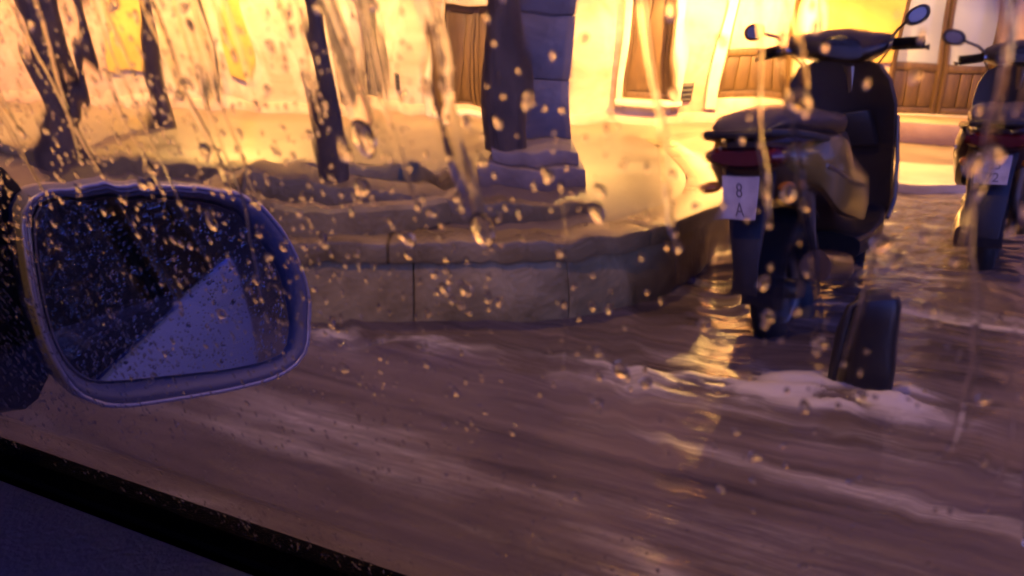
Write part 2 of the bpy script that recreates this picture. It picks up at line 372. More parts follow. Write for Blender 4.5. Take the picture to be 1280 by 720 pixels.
def vent(x0, x1, z0, z1):
    v = bpart('vent', VENT, x0, x1, z0, z1, 8.945, 8.9665, bevel=0.003)
    for k in range(4):
        h = (z1 - z0) / 4; bpart('vent_slat', VENT, x0 + .01, x1 - .01, z0 + k * h + .01, z0 + k * h + h * .55, 8.93, 8.944, v, 0.002)
vent(-1.36, -1.24, 0.30, 0.49); vent(1.68 + .05, 1.90, 0.29, 0.52)
# drainpipe between the left plaster stretches
MB().tube([(-3.45, 8.90 - FY, 0.05), (-3.45, 8.90 - FY, TOP)], 0.035, 10).build('drainpipe', VENT, bld)
# step before the double door
st = tag(MB().box((3.45, 7.95, 0.047), (5.9, 8.928, 0.262)).build('door_step', mat('step_stone', (0.28, 0.17, 0.11), 0.5, (0.38, 0.25, 0.17), 3, bump=.4), bevel=0.012), 'low brown stone step along the foot of the wooden double door', 'step')

def wall_lamp(x, y, z, W, label):
    t = tag(empty('wall_lamp', (x, y, z)), label, 'lamp', 'sodium lamps along the house front')
    MB().tube([(0, 8.96 - y, 0.35), (0, 0.10, 0.37), (0, 0.0, 0.32), (0, 0, 0.22)], 0.014, 8).build('bracket', LAMPMETAL, t)
    MB().rings([[Vector((r * math.cos(2*math.pi*k/16), r * math.sin(2*math.pi*k/16), h)) for k in range(16)] for r, h in ((0.03, .225), (0.08, .21), (0.16, .06), (0.165, .05), (.155, .05), (.075, .20), (.03, .213))]).build('lamp_shade', LAMPMETAL, t)
    MB().sphere((0, 0, 0.182), 0.035, 0.035, 0.024).build('bulb', BULB, t)
    l = bpy.data.lights.new('lamp_light', 'POINT'); l.energy = W; l.color = SODIUM; l.shadow_soft_size = 0.012
    lo = bpy.data.objects.new('lamp_light', l); COL.objects.link(lo); lo.parent = t; lo.location = (0, 0, LAMP_DEPTH.get(x, 0.139))
for (x, y, z, W), lb in zip(FACADE_LAMPS, ('shaded sodium wall lamp above the second yellow panel', 'low shaded sodium wall lamp beside the wooden door with pink curtained glass', 'shaded sodium wall lamp above the plaster right of the stone pillar', 'shaded sodium wall lamp above the yellow panel beside the double door', 'shaded sodium wall lamp above the pink plaster at the far left')):
    wall_lamp(x, y, z, W, lb)
for x, y, z, W in STREET_LAMPS:
    t = tag(empty('street_lamp', (x, y, -0.11), rad(-135) if y > 4 else 0), 'tall sodium street lamp ' + ('rising behind the square stone pillar' if y > 4 else 'on the near side of the road, behind the car mirror' if x < 0 else 'on the near side of the road, beyond the maroon scooter'), 'street lamp', 'street lamps along the flooded road')
    MB().tube([(0, 0, 0), (0, 0, 1.0), (0, 0, z + .3), (0.25, 0.25, z + .5), (0.6, 0.6, z + .45)], [.07, .06, .045, .035, .03], 12).build('pole', LAMPMETAL, t)
    MB().super([(-.18, 0, .06, .05, 3), (0, .02, .12, .07, 3), (.22, 0, .07, .05, 3)]).xf(Matrix.Translation((.72, .72, z + .42)) @ Matrix.Rotation(rad(45), 4, 'Z')).build('lamp_head', LAMPMETAL, t)
    l = bpy.data.lights.new('lamp_light', 'POINT'); l.energy = W; l.color = SODIUM; l.shadow_soft_size = 0.10
    lo = bpy.data.objects.new('lamp_light', l); COL.objects.link(lo); lo.parent = t; lo.location = (.72, .72, z + .30)

eh = tag(empty('added_end_house', (24.0, -8.0, -0.11)), 'tall dark house added at the end of the street to darken the wing mirror reflection', 'house')  # added house, blocks the sky in the mirror and window reflections
DARKWALL = mat('dark_plaster', (0.06, 0.05, 0.06), 0.85, (0.10, 0.085, 0.10), 1.5)
MB().box((0, -11, 0), (9, 11, 12)).build('wall', DARKWALL, eh, smooth=0)
MB().box((-.25, -11.2, 12.003), (9.2, 11.2, 12.35)).build('roof', LAVA, eh, bevel=.05)
for fl in range(4):
    for k in range(6):
        wf = MB().box((-.06, -9.6 + k * 3.4, 1.0 + fl * 2.9), (-.003, -8.4 + k * 3.4, 2.8 + fl * 2.9)).build('window', STONE_TRIM, eh, smooth=0)
        MB().box((-.075, -9.5 + k * 3.4, 1.1 + fl * 2.9), (-.063, -8.5 + k * 3.4, 2.7 + fl * 2.9)).build('pane', DARKGLASS, wf, smooth=0)

# ================================================================== raised stone platform with planters
PZ = 0.28
outline = [(-5.2, 2.62), (-3.0, 2.50), (-1.6, 2.47), (-0.674, 2.482), (-0.112, 2.55), (0.156, 2.614), (0.454, 2.80), (0.66, 3.03), (0.905, 3.43), (1.04, 3.9), (1.07, 4.4), (1.05, 5.2), (0.95, 6.0)]
def catmull(pts, per=12):
    P = [Vector(p) for p in pts]; P = [P[0] * 2 - P[1]] + P + [P[-1] * 2 - P[-2]]; out = []
    for i in range(1, len(P) - 2):
        for k in range(per):
            t = k / per
            out.append(0.5 * (2 * P[i] + (P[i+1] - P[i-1]) * t + (2*P[i-1] - 5*P[i] + 4*P[i+1] - P[i+2]) * t * t + (3*P[i] - P[i-1] - 3*P[i+1] + P[i+2]) * t ** 3))
    return out + [P[-2]]
def resample(pts, step):
    L = [0]
    for a, b in zip(pts, pts[1:]): L.append(L[-1] + (b - a).length)
    n = max(2, int(round(L[-1] / step))); out = []; j = 0
    for k in range(n + 1):
        s = L[-1] * k / n
        while j < len(L) - 2 and L[j + 1] < s: j += 1
        out.append(pts[j].lerp(pts[j + 1], (s - L[j]) / max(1e-9, L[j + 1] - L[j])))
    return out
edge = resample(catmull([(x, y, 0) for x, y in outline]), 0.02)
def normal_at(pts, i):
    t = (pts[min(i + 1, len(pts) - 1)] - pts[max(i - 1, 0)]).normalized(); return Vector((t.y, -t.x, 0))   # outward (towards the road)
plat = tag(empty('stone_platform', (0, 0, 0)), 'low curved stone kerb wall round a raised paved island with planters, foam at its foot', 'platform')
inner = [p - normal_at(edge, i) * 0.16 for i, p in enumerate(edge)]
def strip(pts, i0, i1, gap, o0, o1, z0, z1, name, m, parent, bevel=0.006):
    ids = list(range(i0, i1, 3)) + [i1]
    rs = []
    for c, i in enumerate(ids):
        t = (pts[min(i + 1, len(pts) - 1)] - pts[max(i - 1, 0)]).normalized(); n = normal_at(pts, i)
        sh = t * (gap if c == 0 else (-gap if c == len(ids) - 1 else 0))
        rs.append([pts[i] + sh + n * o0 + Vector((0, 0, z0)), pts[i] + sh + n * o1 + Vector((0, 0, z0)), pts[i] + sh + n * o1 + Vector((0, 0, z1)), pts[i] + sh + n * o0 + Vector((0, 0, z1))])
    return MB().rings(rs).build(name, m, parent, bevel=bevel, smooth=30)
# blocks: a joint falls at x = -0.33
j0 = min(range(len(edge)), key=lambda i: abs(edge[i].x + 0.33) + (0 if edge[i].y < 2.8 else 9))
B = 27; start = j0 % B
ids = [0] + list(range(start, len(edge), B))
for a, b in zip(ids, ids[1:]):
    if b - a > 4: strip(edge, a, b, 0.002, -0.16, random.uniform(-0.004, 0.004), -0.12, 0.205, 'wall_block', BLOCKSTONE, plat)
ids = list(range(max(0, start - 9), len(edge), 48))
for a, b in zip(ids, ids[1:]):
    strip(edge, a, b, 0.0015, -0.17, 0.018, 0.209, PZ, 'coping_stone', COPING, plat, 0.008)
core = [p - normal_at(edge, i) * 0.172 for i, p in enumerate(edge)][::6]
MB().plate([(p.x, p.y, -0.12) for p in core] + [(-5.2, 6.0, -0.12)], (0, 0, 0.12 + PZ - 0.006)).build('paving', PAVE, plat, smooth=0)

def band(name, px, h, wid, label, m=LAVA, z=PZ):
    pts = resample(catmull([onz(x, y, z) for x, y in px]), 0.03)
    for p in pts: p.z = 0
    n = len(pts); rs = []
    for i, p in enumerate(pts):
        f = i / (n - 1); nn = normal_at(pts, i); hh = h(f); ww = wid(f)
        rs.append([p + Vector((0, 0, z - 0.02)), p - nn * ww + Vector((0, 0, z - 0.02)), p - nn * ww + Vector((0, 0, z + hh * 1.04)), p + Vector((0, 0, z + hh))])
    return tag(MB().rings(rs).build(name, m, None, bevel=0.006, smooth=40), label, 'bench')
band('stone_bench', [(-90, 192), (0, 191), (50, 194), (108, 203), (200, 215), (260, 222), (330, 230), (390, 240)], lambda f: 0.058 * (1 - 0.1 * f), lambda f: 0.26 * (1 - .5 * f), 'dark curved stone bench running off behind the car mirror, long and level')
band('stone_bench', [(300, 262), (380, 268), (450, 272), (560, 277), (640, 275), (700, 269), (754, 261)], lambda f: 0.012 + 0.135 * (1 - f) ** 0.75, lambda f: 0.03 + 0.24 * (1 - f) ** .8, 'dark curved stone bench tapering to a low point in front of the pillar')
# round planter ring
rc = (onz(430, 224, PZ + .09)); rc.z = PZ; RR = 0.52
pl = tag(empty('round_planter', (rc.x, rc.y, PZ)), 'round low stone planter ring with a bright wet rim and a thin tree in it', 'planter')
prof = [(RR - 0.09, 0.0), (RR, 0.0), (RR, 0.075), (RR - .012, 0.09), (RR - 0.08, 0.09), (RR - 0.09, 0.075)]
MB().rings([[Vector((r * math.cos(t), r * math.sin(t), z)) for r, z in prof] for t in [2 * math.pi * k / 72 for k in range(72)]], closed=True).build('planter_wall', COPING, pl)
MB().rings([[Vector((r * math.cos(2*math.pi*k/40), r * math.sin(2*math.pi*k/40), z)) for k in range(40)] for r, z in ((RR - .092, 0.002), (RR - .092, 0.02), (0.2, 0.03), (0.01, 0.035))]).build('soil', SOIL, pl)

# pillar
pp = onz(660, 236, PZ); px_, py_ = pp.x + 0.02, pp.y + 0.35
pil = tag(empty('stone_pillar', (px_, py_, PZ)), 'square grey stone pillar on a broad stepped plinth, behind the thick tree', 'pillar')
MB().box((-0.23, -0.25, -0.01), (0.235, 0.72, 0.085)).build('plinth', GREYPILLAR, pil, bevel=0.01)
MB().box((-0.20, -0.2, 0.088), (0.20, 0.67, 0.15)).build('plinth', GREYPILLAR, pil, bevel=0.01)
pw = 0.135; z = 0.153
while z < 2.6:
    h = 0.30; e = random.uniform(-.002, .002)
    MB().box((-pw + e + .055, -pw + e + .42, z), (pw + e + .055, pw + e + .42, z + h - 0.004)).build('stone_block', GREYPILLAR, pil, bevel=0.006); z += h

# trees
def tree(base, r, h, lean, label, seed, crown_r=1.0, crown_z=None, n=900, forked=False):
    rnd = random.Random(seed)
    t = tag(empty('street_tree', base), label, 'tree', 'trees on the stone island')
    pts = []; rs = []
    for i in range(14):
        f = i / 13; z = f * h
        pts.append((lean[0] * z + 0.02 * math.sin(z * 3 + seed), lean[1] * z + 0.02 * math.cos(z * 2.3 + seed), z - 0.03))
        rs.append(r * (1.0 - 0.35 * f + 0.55 * math.exp(-z / 0.10)) * (1 + 0.06 * math.sin(z * 19 + seed)))
    trunk = MB(); trunk.tube(pts, rs, 14)
    top = Vector(pts[-1])
    for k in range(6):
        a = 2 * math.pi * k / 6 + rnd.random(); L = crown_r * rnd.uniform(.7, 1.1)
        s = Vector(pts[9 + k % 4]); e = s + Vector((math.cos(a) * L * .8, math.sin(a) * L * .8, L * .9))
        trunk.tube([s, s.lerp(e, .5) + Vector((0, 0, .08)), e], [r * .45, r * .3, r * .1], 6)
    if forked:
        trunk.tube([(0.05, 0, 0), (0.16, 0.02, .5), (0.2, .03, 1.2), (.3, 0, 2.0)], [r * .6, r * .5, r * .45, r * .3], 10)
    trunk.build('trunk', BARK, t, smooth=60)
    cm = MB(); c = top + Vector((0, 0, crown_r * .45))
    for k in range(n):
        while True:
            d = Vector((rnd.uniform(-1, 1), rnd.uniform(-1, 1), rnd.uniform(-1, 1)))
            if .35 < d.length < 1: break
        q = c + d * crown_r * (0.8 + 0.35 * math.sin(d.x * 7 + seed) * math.cos(d.y * 6)); q.z = max(q.z, top.z - crown_r * .25)
        s = rnd.uniform(.04, .09); M = Euler((rnd.uniform(-1, 1), rnd.uniform(-1, 1), rnd.uniform(0, 6))).to_matrix()
        cm.add([q + M @ Vector(v) for v in ((-s, 0, 0), (0, -s * .45, .01), (s, 0, 0), (0, s * .45, .01))], [(0, 1, 2, 3)])
    cm.build('crown', LEAF, t, smooth=0)
b0 = onz(32, 212, PZ); b0 = Vector((b0.x, b0.y + .3, PZ))
tree(b0, 0.072, 4.3, (0.0, 0.02), 'thick forked dark tree at the far left end of the stone bench', 1, 1.1, forked=True)
b1 = Vector((rc.x - 0.02, rc.y - 0.12, PZ + .03)); tree(b1, 0.042, 4.0, (-0.03, 0.0), 'thin leaning dark tree growing out of the round planter', 2, .8)
b2 = ony(207, 178, 5.4); tree(Vector((b2.x, 5.4, PZ)), 0.06, 5.0, (-0.02, 0), 'slim dark tree beyond the long stone bench, before the yellow panels', 3, .9)
b3 = ony(638, 190, py_ - .02); tree(Vector((b3.x, py_ - .02, PZ + .15)), 0.088, 6.2, (0.004, 0.0), 'thick dark tree rising from the plinth close before the grey stone pillar', 4, 1.0)

# ================================================================== bollard in the road
bo = tag(empty('bollard', (BOL.x, BOL.y, -0.11), rad(-8)), 'short black block with a rounded top standing in the foaming flood before the scooter', 'bollard')
rs = []
for z, s, q in ((0, 1, 0), (0.2, 1, 0), (.31, .98, 0), (.355, .93, 0), (.378, .80, 0), (.388, .5, 0)):
    rs.append([Vector((0.068 * s * math.copysign(abs(math.cos(t)) ** .5, math.cos(t)), 0.07 * s * math.copysign(abs(math.sin(t)) ** .5, math.sin(t)), z)) for t in [2 * math.pi * k / 28 for k in range(28)]])
MB().rings(rs).build('body', BLACKPLASTIC, bo)
MB().tube([(-0.098, -.02, 0), (-0.098, -.02, .28), (-.085, -.01, .345), (-0.05, 0, .36)], 0.014, 10).build('side_bar', BLACKPLASTIC, bo)

# ================================================================== scooters
def arcpts(c, r, a0, a1, n): return [(c[0] + r * math.cos(a0 + (a1 - a0) * k / n), 0, c[1] + r * math.sin(a0 + (a1 - a0) * k / n)) for k in range(n + 1)]
def wheel(parent, x, name):
    tr = MB().torus((x, 0, .235), .185, .055, n=40, flat=1.0).build(name, TYRE, parent)
    r = MB(); r.torus((x, 0, .235), .13, .016, n=32, m=8); r.tube([(x, -.05, .235), (x, .05, .235)], .035, 12)
    for k in range(5):
        a = 2 * math.pi * k / 5; r.tube([(x + .03 * math.cos(a), 0, .235 + .03 * math.sin(a)), (x + .13 * math.cos(a), 0, .235 + .13 * math.sin(a))], .012, 6)
    r.build('rim', METAL, tr)
def make_scooter(loc, heading, lean, label, body, panel, text, steer=0.0):
    t = tag(empty('motor_scooter', loc), label, 'scooter', 'scooters parked in the flooded street')
    t.rotation_euler = (lean, 0, heading)
    wheel(t, 0.0, 'rear_wheel')
    # swing arm, engine, exhaust
    e = MB(); e.super([(-.06, .235, .035, .05, 3, .10), (.12, .25, .06, .08, 3, .10), (.34, .28, .08, .09, 3, .07), (.48, .30, .05, .06, 3, .05)], 16)
    e.build('engine_cover', BODYDARK, t)
    e = MB(); e.tube([(.32, -.08, .22), (.22, -.14, .25), (.1, -.15, .30), (-.22, -.155, .36)], [.025, .035, .048, .045], 14); e.build('exhaust', BODYDARK, t)
    e = MB(); e.tube([(-.02, .09, .27), (-.10, .10, .60)], .016, 8); e.tube([(-.02, -.09, .27), (-.10, -.10, .60)], .016, 8); e.build('shock_absorber', METAL, t)
    # rear mudguard with its plate hanger
    g = MB(); ring = []
    for (x, y, z) in arcpts((0, .235), .262, rad(60), rad(178), 12):
        ring.append([Vector((x, -.075, z - .012)), Vector((x, .075, z - .012)), Vector((x, .075, z + .004)), Vector((x, -.075, z + .004))])
    g.rings(ring); g.build('rear_mudguard', BLACKPLASTIC, t, smooth=40)
    g = MB(); g.plate([(-.27, -.085, .70), (-.27, .085, .70), (-.355, .075, .44), (-.40, .06, .30), (-.40, -.06, .30), (-.355, -.075, .44)], (.022, 0, .006)); g.build('plate_hanger', BLACKPLASTIC, t, bevel=.004)
    # tail body
    MB().super([(-.34, .735, .05, .02, 2.5), (-.31, .715, .09, .05, 2.6), (-.20, .68, .135, .10, 2.8), (0, .655, .155, .125, 3), (.22, .62, .165, .15, 3), (.42, .56, .16, .20, 3), (.53, .50, .13, .21, 3), (.57, .47, .09, .18, 3)], 26).build('tail_body', body, t)
    for s in (1, -1):
        rs = []
        for x, zc, hh, b in ((-.27, .70, .02, .10), (-.2, .68, .06, .145), (-.05, .645, .10, .170), (.12, .60, .125, .183), (.27, .56, .125, .183), (.38, .52, .10, .174), (.46, .48, .05, .158)):
            rs.append([Vector((x, s * b, zc - hh)), Vector((x, s * (b + .016), zc - hh * .4)), Vector((x, s * (b + .018), zc + hh * .35)), Vector((x, s * (b - .004), zc + hh)), Vector((x, s * (b - .03), zc + hh * .9)), Vector((x, s * (b - .03), zc - hh))])
        sp = MB().rings(rs).build('side_panel', panel, t, smooth=60)
        MB().tube([(-.16, s * .172, .66), (.05, s * .193, .605), (.25, s * .203, .545)], .008, 8).build('trim_strip', METAL, sp)
    MB().super([(-.36, .775, .06, .010, 2.2), (-.31, .792, .105, .02, 2.4), (-.2, .80, .13, .036, 2.6), (.02, .795, .145, .048, 2.6), (.15, .775, .15, .05, 2.6), (.32, .765, .145, .05, 2.6), (.45, .76, .11, .045, 2.5), (.54, .735, .06, .035, 2.3)], 24).build('seat', SEATMAT, t)
    MB().tube([(-.05, .15, .735), (-.22, .155, .76), (-.37, .10, .775), (-.395, 0, .778), (-.37, -.10, .775), (-.22, -.155, .76), (-.05, -.15, .735)], .013, 10).build('grab_rail', BLACKPLASTIC, t)
    MB().super([(-.355, .705, .10, .022, 2.6), (-.335, .705, .125, .034, 2.6), (-.25, .70, .12, .04, 2.8)], 20).build('tail_light', REDLENS, t)
    for s in (1, -1): MB().sphere((-.31, s * .118, .615), .028, .02, .018).build('indicator_light', mat('amber_lens', (.45, .16, .02), .2, coat=.5), t)
    # plate
    pe = MB().plate([(-.376, -.065, .655), (-.376, .065, .655), (-.412, .065, .535), (-.412, -.065, .535)], (-.004, 0, .001)).build('licence_plate', PLATEW, t, bevel=.002, smooth=0)
    for k, (s, dz) in enumerate(text):
        fc = bpy.data.curves.new('plate_lettering', 'FONT'); fc.body = s; fc.size = .058; fc.extrude = .0006; fc.align_x = 'CENTER'
        fo_ = bpy.data.objects.new('plate_lettering', fc); COL.objects.link(fo_)
        lm = bpy.data.meshes.new_from_object(fo_.evaluated_get(bpy.context.evaluated_depsgraph_get())); bpy.data.objects.remove(fo_)
        fo = bpy.data.objects.new('plate_lettering', lm); COL.objects.link(fo); lm.materials.clear(); lm.materials.append(INK); fo.parent = pe
        zz = .655 - dz; f = (.655 - zz) / .12
        tilt = math.atan2(.036, .12)
        fo.matrix_local = Matrix.Translation((-.381 - .036 * f, 0, zz)) @ Matrix(((0, 0, -1, 0), (-1, 0, 0, 0), (0, 1, 0, 0), (0, 0, 0, 1))) @ Matrix.Rotation(-tilt, 4, 'X')
    # floorboard, tunnel, shield
    MB().super([(.42, .30, .15, .05, 4), (.6, .295, .175, .045, 5), (.85, .30, .17, .045, 5), (.98, .34, .15, .05, 4)], 22).build('floorboard', BLACKPLASTIC, t)
    rs = []
    for z, x, hw, cv in ((.28, .98, .12, .02), (.36, 1.00, .165, .03), (.5, 1.01, .185, .05), (.66, 1.005, .205, .06), (.80, .99, .21, .06), (.90, .975, .19, .05), (.965, .965, .15, .035), (.99, .962, .10, .02)):
        front = []; back = []
        for k in range(9):
            f = -1 + 2 * k / 8; front.append(Vector((x + .085 - cv * 1.3 * f * f, hw * f, z))); back.append(Vector((x + .02 - cv * f * f, hw * .97 * f, z)))
        rs.append(front + back[::-1])
    MB().rings(rs).build('leg_shield', mat('shield_plastic', (0.022, 0.018, 0.018), .35), t, smooth=50)
    MB().plate([(.955, -.12, .62), (.955, .12, .62), (.93, .11, .78), (.93, -.11, .78)], (.05, 0, 0)).build('glove_box', BLACKPLASTIC, t, bevel=.012)
    for s in (1, -1):
        MB().tube([(.90, s * .172, .335), (.985, s * .185, .40), (1.0, s * .21, .55), (.99, s * .215, .75)], .010, 8).build('shield_trim', METAL, t)
    # front end (steered)
    fr = empty('front_fork', (1.06, 0, .55)); fr.parent = t; fr.rotation_euler = (0, 0, steer)
    def L(m): return m.xf(Matrix.Translation((-1.06, 0, -.55)))
    L(MB().tube([(1.0, 0, .98), (1.12, 0, .50)], .03, 10).tube([(1.12, .07, .52), (1.245, .07, .235)], .021, 8).tube([(1.12, -.07, .52), (1.245, -.07, .235)], .021, 8).tube([(1.12, -.07, .51), (1.12, .07, .51)], .02, 8)).build('fork', METAL, fr)
    tr = L(MB().torus((1.25, 0, .235), .185, .052, n=40)).build('front_wheel', TYRE, fr)
    rings = []
    for (x, y, z) in arcpts((1.25, .235), .268, rad(15), rad(170), 14):
        rings.append([Vector((x, -.07, z - .03)), Vector((x, .07, z - .03)), Vector((x, .055, z + .004)), Vector((x, 0, z + .014)), Vector((x, -.055, z + .004))])
    L(MB().rings(rings)).build('front_mudguard', BODYDARK, fr, smooth=50)
    return t, fr
def handlebars(t, steer):
    hb = empty('handlebar', (.985, 0, 1.0)); hb.parent = t; hb.rotation_euler = (0, 0, steer)
    MB().super([(-.11, .03, .08, .03, 2.4), (-.06, .045, .17, .048, 2.3), (.02, .055, .20, .062, 2.3), (.08, .04, .15, .068, 2.3), (.14, .02, .07, .05, 2.3)], 22).build('handlebar_cover', BLACKPLASTIC, hb)
    MB().tube([(-.09, .27, .03), (-.06, .2, .04), (0, .08, .03), (0, -.08, .03), (-.06, -.2, .04), (-.09, -.27, .03)], .016, 10).build('bar', METAL, hb)
    for s in (1, -1):
        MB().tube([(-.065, s * .19, .04), (-.10, s * .31, .028)], .025, 12).build('grip', RUBBER, hb)
        MB().tube([(-.03, s * .17, .03), (-.015, s * .24, .02), (-.055, s * .32, .012), (-.06, s * .332, .01)], [.009, .008, .008, .012], 8).build('brake_lever', BLACKPLASTIC, hb)
        MB().tube([(-.02, s * .16, .05), (-.01, s * (.22 if s > 0 else .20), .10), (-.05, s * (.29 if s > 0 else .24), .125)], .008, 8).build('mirror_stalk', BLACKPLASTIC, hb)
        mh = MB().super([(-.025, 0, .046, .032, 2.2), (-.012, 0, .056, .040, 2.2), (.015, 0, .050, .034, 2.2), (.035, 0, .028, .02, 2)], 20).xf(Matrix.Translation((-.055, s * (.34 if s > 0 else .28), .14)) @ Matrix.Rotation(rad(8) * s, 4, 'X')).build('mirror', BLACKPLASTIC, hb)
        MB().super([(-.0305, 0, .038, .027, 2.2), (-.0262, 0, .040, .028, 2.2)], 20).xf(Matrix.Translation((-.055, s * (.34 if s > 0 else .28), .14)) @ Matrix.Rotation(rad(8) * s, 4, 'X')).build('mirror_glass', CHROME, mh)
    for s in (1, -1):                                   # cables looping down to the shield
        MB().tube([(-.03, s * .15, .03), (.06, s * .17, .02), (.10, s * .10, -.08), (.06, s * .04, -.16)], .005, 6).build('brake_cable', BLACKPLASTIC, hb)
    MB().super([(-.115, .06, .055, .012, 2.5), (-.105, .062, .065, .02, 2.5), (-.07, .06, .06, .02, 2.5)], 18).build('dial', DARKGLASS, hb)
    return hb
H1 = rad(57)
sc1, _ = make_scooter((0.97, 2.66, -0.11), H1, rad(-9), 'olive bronze scooter with dark seat parked behind the black bollard, beside the curved stone wall', BODYDARK, OLIVE, (('8', .055), ('A', .108)), steer=rad(10))
handlebars(sc1, rad(10))
sc2, _ = make_scooter((2.17, 3.52, -0.11), rad(57), rad(-4), 'dark maroon scooter with a pale licence plate, farther one near the double door', MAROON, MAROON, (('B5', .055), ('72', .108)), steer=rad(8))
handlebars(sc2, rad(8))

# ================================================================== the car we sit in
def cf(f, p, z): return F * f + N * p + Vector((0, 0, z))
car = tag(empty('car', (0, 0, -0.11)), 'car, dusk sky blue put into its paint, with a black wing mirror and rain covered side window', 'car')
def cpart(mb, name, m, parent=car, **k):
    M = Matrix.Translation((0, 0, 0.11)); mb.xf(M); return mb.build(name, m, parent, **k)
SILL_P, SILL_Z = 0.30, 0.638
def extrude_f(prof, f0, f1, n=2):
    return MB().rings([[cf(f0 + (f1 - f0) * k / n, p, z) for p, z in prof] for k in range(n + 1)])
# outer skin: front door and rear door, with a shut line between them
skin = [(.312, .622), (.325, .60), (.340, .52), (.350, .40), (.353, .25), (.345, .05), (.33, -.05), (.29, -.05), (.31, .25), (.305, .40), (.29, .52), (.28, .60), (.285, .622)]
cpart(extrude_f(skin, -0.452, 0.95), 'front_door', CARPAINT, smooth=40)
cpart(extrude_f(skin, -1.45, -0.458), 'rear_door', CARPAINT, smooth=40)
cpart(extrude_f(skin, -2.6, -1.456), 'rear_wing', CARPAINT, smooth=40)
cpart(extrude_f([(.255, .635), (.30, .628), (.312, .633), (.313, .641), (.302, .648), (.295, .652), (.272, .652), (.266, .640)], -0.45, 0.95, 3), 'window_seal', RUBBER, smooth=50)
cpart(extrude_f([(.264, .650), (.20, .645), (.13, .60), (.10, .50), (.09, .30), (.07, -.05), (.2, -.05), (.222, .3)], -0.45, 0.95, 3), 'door_panel', TRIMBLUE, smooth=50)
# rear side window, pillar and roof
cpart(MB().plate([cf(-.55, .298, .642), cf(-1.40, .298, .642), cf(-1.35, .14, 1.02), cf(-.6, .14, 1.02)], N * 0.005 + Vector((0, 0, .002))), 'rear_window', DARKGLASS, smooth=0)
cpart(MB().plate([cf(-.455, .304, .642), cf(-.548, .304, .642), cf(-.60, .14, 1.03), cf(-.50, .14, 1.03)], N * 0.02), 'door_pillar', BLACKPLASTIC, bevel=.003)
cpart(MB().plate([cf(-1.402, .303, .642), cf(-2.5, .303, .642), cf(-2.1, .14, 1.0), cf(-1.352, .14, 1.03)], N * 0.01), 'rear_quarter', DARKGLASS, smooth=0)
FAB_ROOF = mat('roof_black', (0.02, 0.02, 0.025), 0.4)
cpart(extrude_f([(.165, 1.03), (.13, 1.055), (-.1, 1.12), (-.7, 1.12), (-1.0, 1.08), (-1.02, 1.05), (-.7, 1.09), (-.1, 1.09), (.11, 1.025)], -2.1, 0.55, 2), 'roof', FAB_ROOF, smooth=40)
# the dark cabin behind and beside the viewer
FAB = mat('seat_fabric', (0.02, 0.02, 0.024), 0.8, bump=.2, bscale=250)
cpart(MB().rings([[cf(-.34 - .10 * q, p, z) for p, z in ((-.38, .18), (.16, .18), (.17, .75), (.10, .84), (-.32, .84), (-.39, .75))] for q in (0, 1)]), 'seat_back', FAB, bevel=.02)
cpart(MB().rings([[cf(-.38 - .08 * q, p, z) for p, z in ((-.24, .87), (.02, .87), (.04, .95), (0, 1.03), (-.22, 1.03), (-.26, .95))] for q in (0, 1)]), 'headrest', FAB, bevel=.015)
cpart(MB().plate([cf(-1.6, -1.03, -.05), cf(-1.6, .26, -.05), cf(-1.6, .26, .64), cf(-1.6, .12, 1.0), cf(-1.6, -.9, 1.0), cf(-1.6, -1.03, .64)], F * -.03), 'rear_bulkhead', FAB, smooth=0)
cpart(extrude_f([(-1.08, -.05), (-1.02, -.05), (-1.02, .62), (-1.08, .62)], -2.1, .9), 'opposite_door', FAB, smooth=0)
cpart(MB().plate([cf(.50, -1.0, 1.06), cf(.97, -1.0, .70), cf(.97, .21, .70), cf(.50, .12, 1.05)], (0, 0, .005)), 'opaque_windscreen', DARKGLASS, smooth=0)  # opaque sheet added to keep outside brightness out of the side pane's reflection
cpart(extrude_f([(.22, -.06), (-1.02, -.06), (-1.02, -.03), (.22, -.03)], -1.6, .95), 'cabin_floor', FAB, smooth=0)
cpart(MB().rings([[cf(f, p, z) for f, z in ((.98, -.02), (.60, .10), (.52, .40), (.50, .60), (.56, .68), (.98, .70))] for p in (-1.01, .215)]), 'dashboard', FAB, bevel=.015)
# side window: a slab of glass leaning in at the top
TILT = rad(20); GU = (Vector((0, 0, 1)) * math.cos(TILT) - N * math.sin(TILT)); GN = (N * math.cos(TILT) + Vector((0, 0, 1)) * math.sin(TILT))
G0 = cf(0, 0.292, 0.632)
def gl(a, b, h=0.0): return G0 + F * a + GU * b + GN * h
GLASS = mat('window_glass', (1, 1, 1), 0.024, trans=1.0, ior=1.45)
g = MB().plate([gl(-.44, 0), gl(.90, 0), gl(.62, .44), gl(-.50, .44)], GN * 0.0032)
cpart(g, 'window_pane', GLASS, smooth=0)

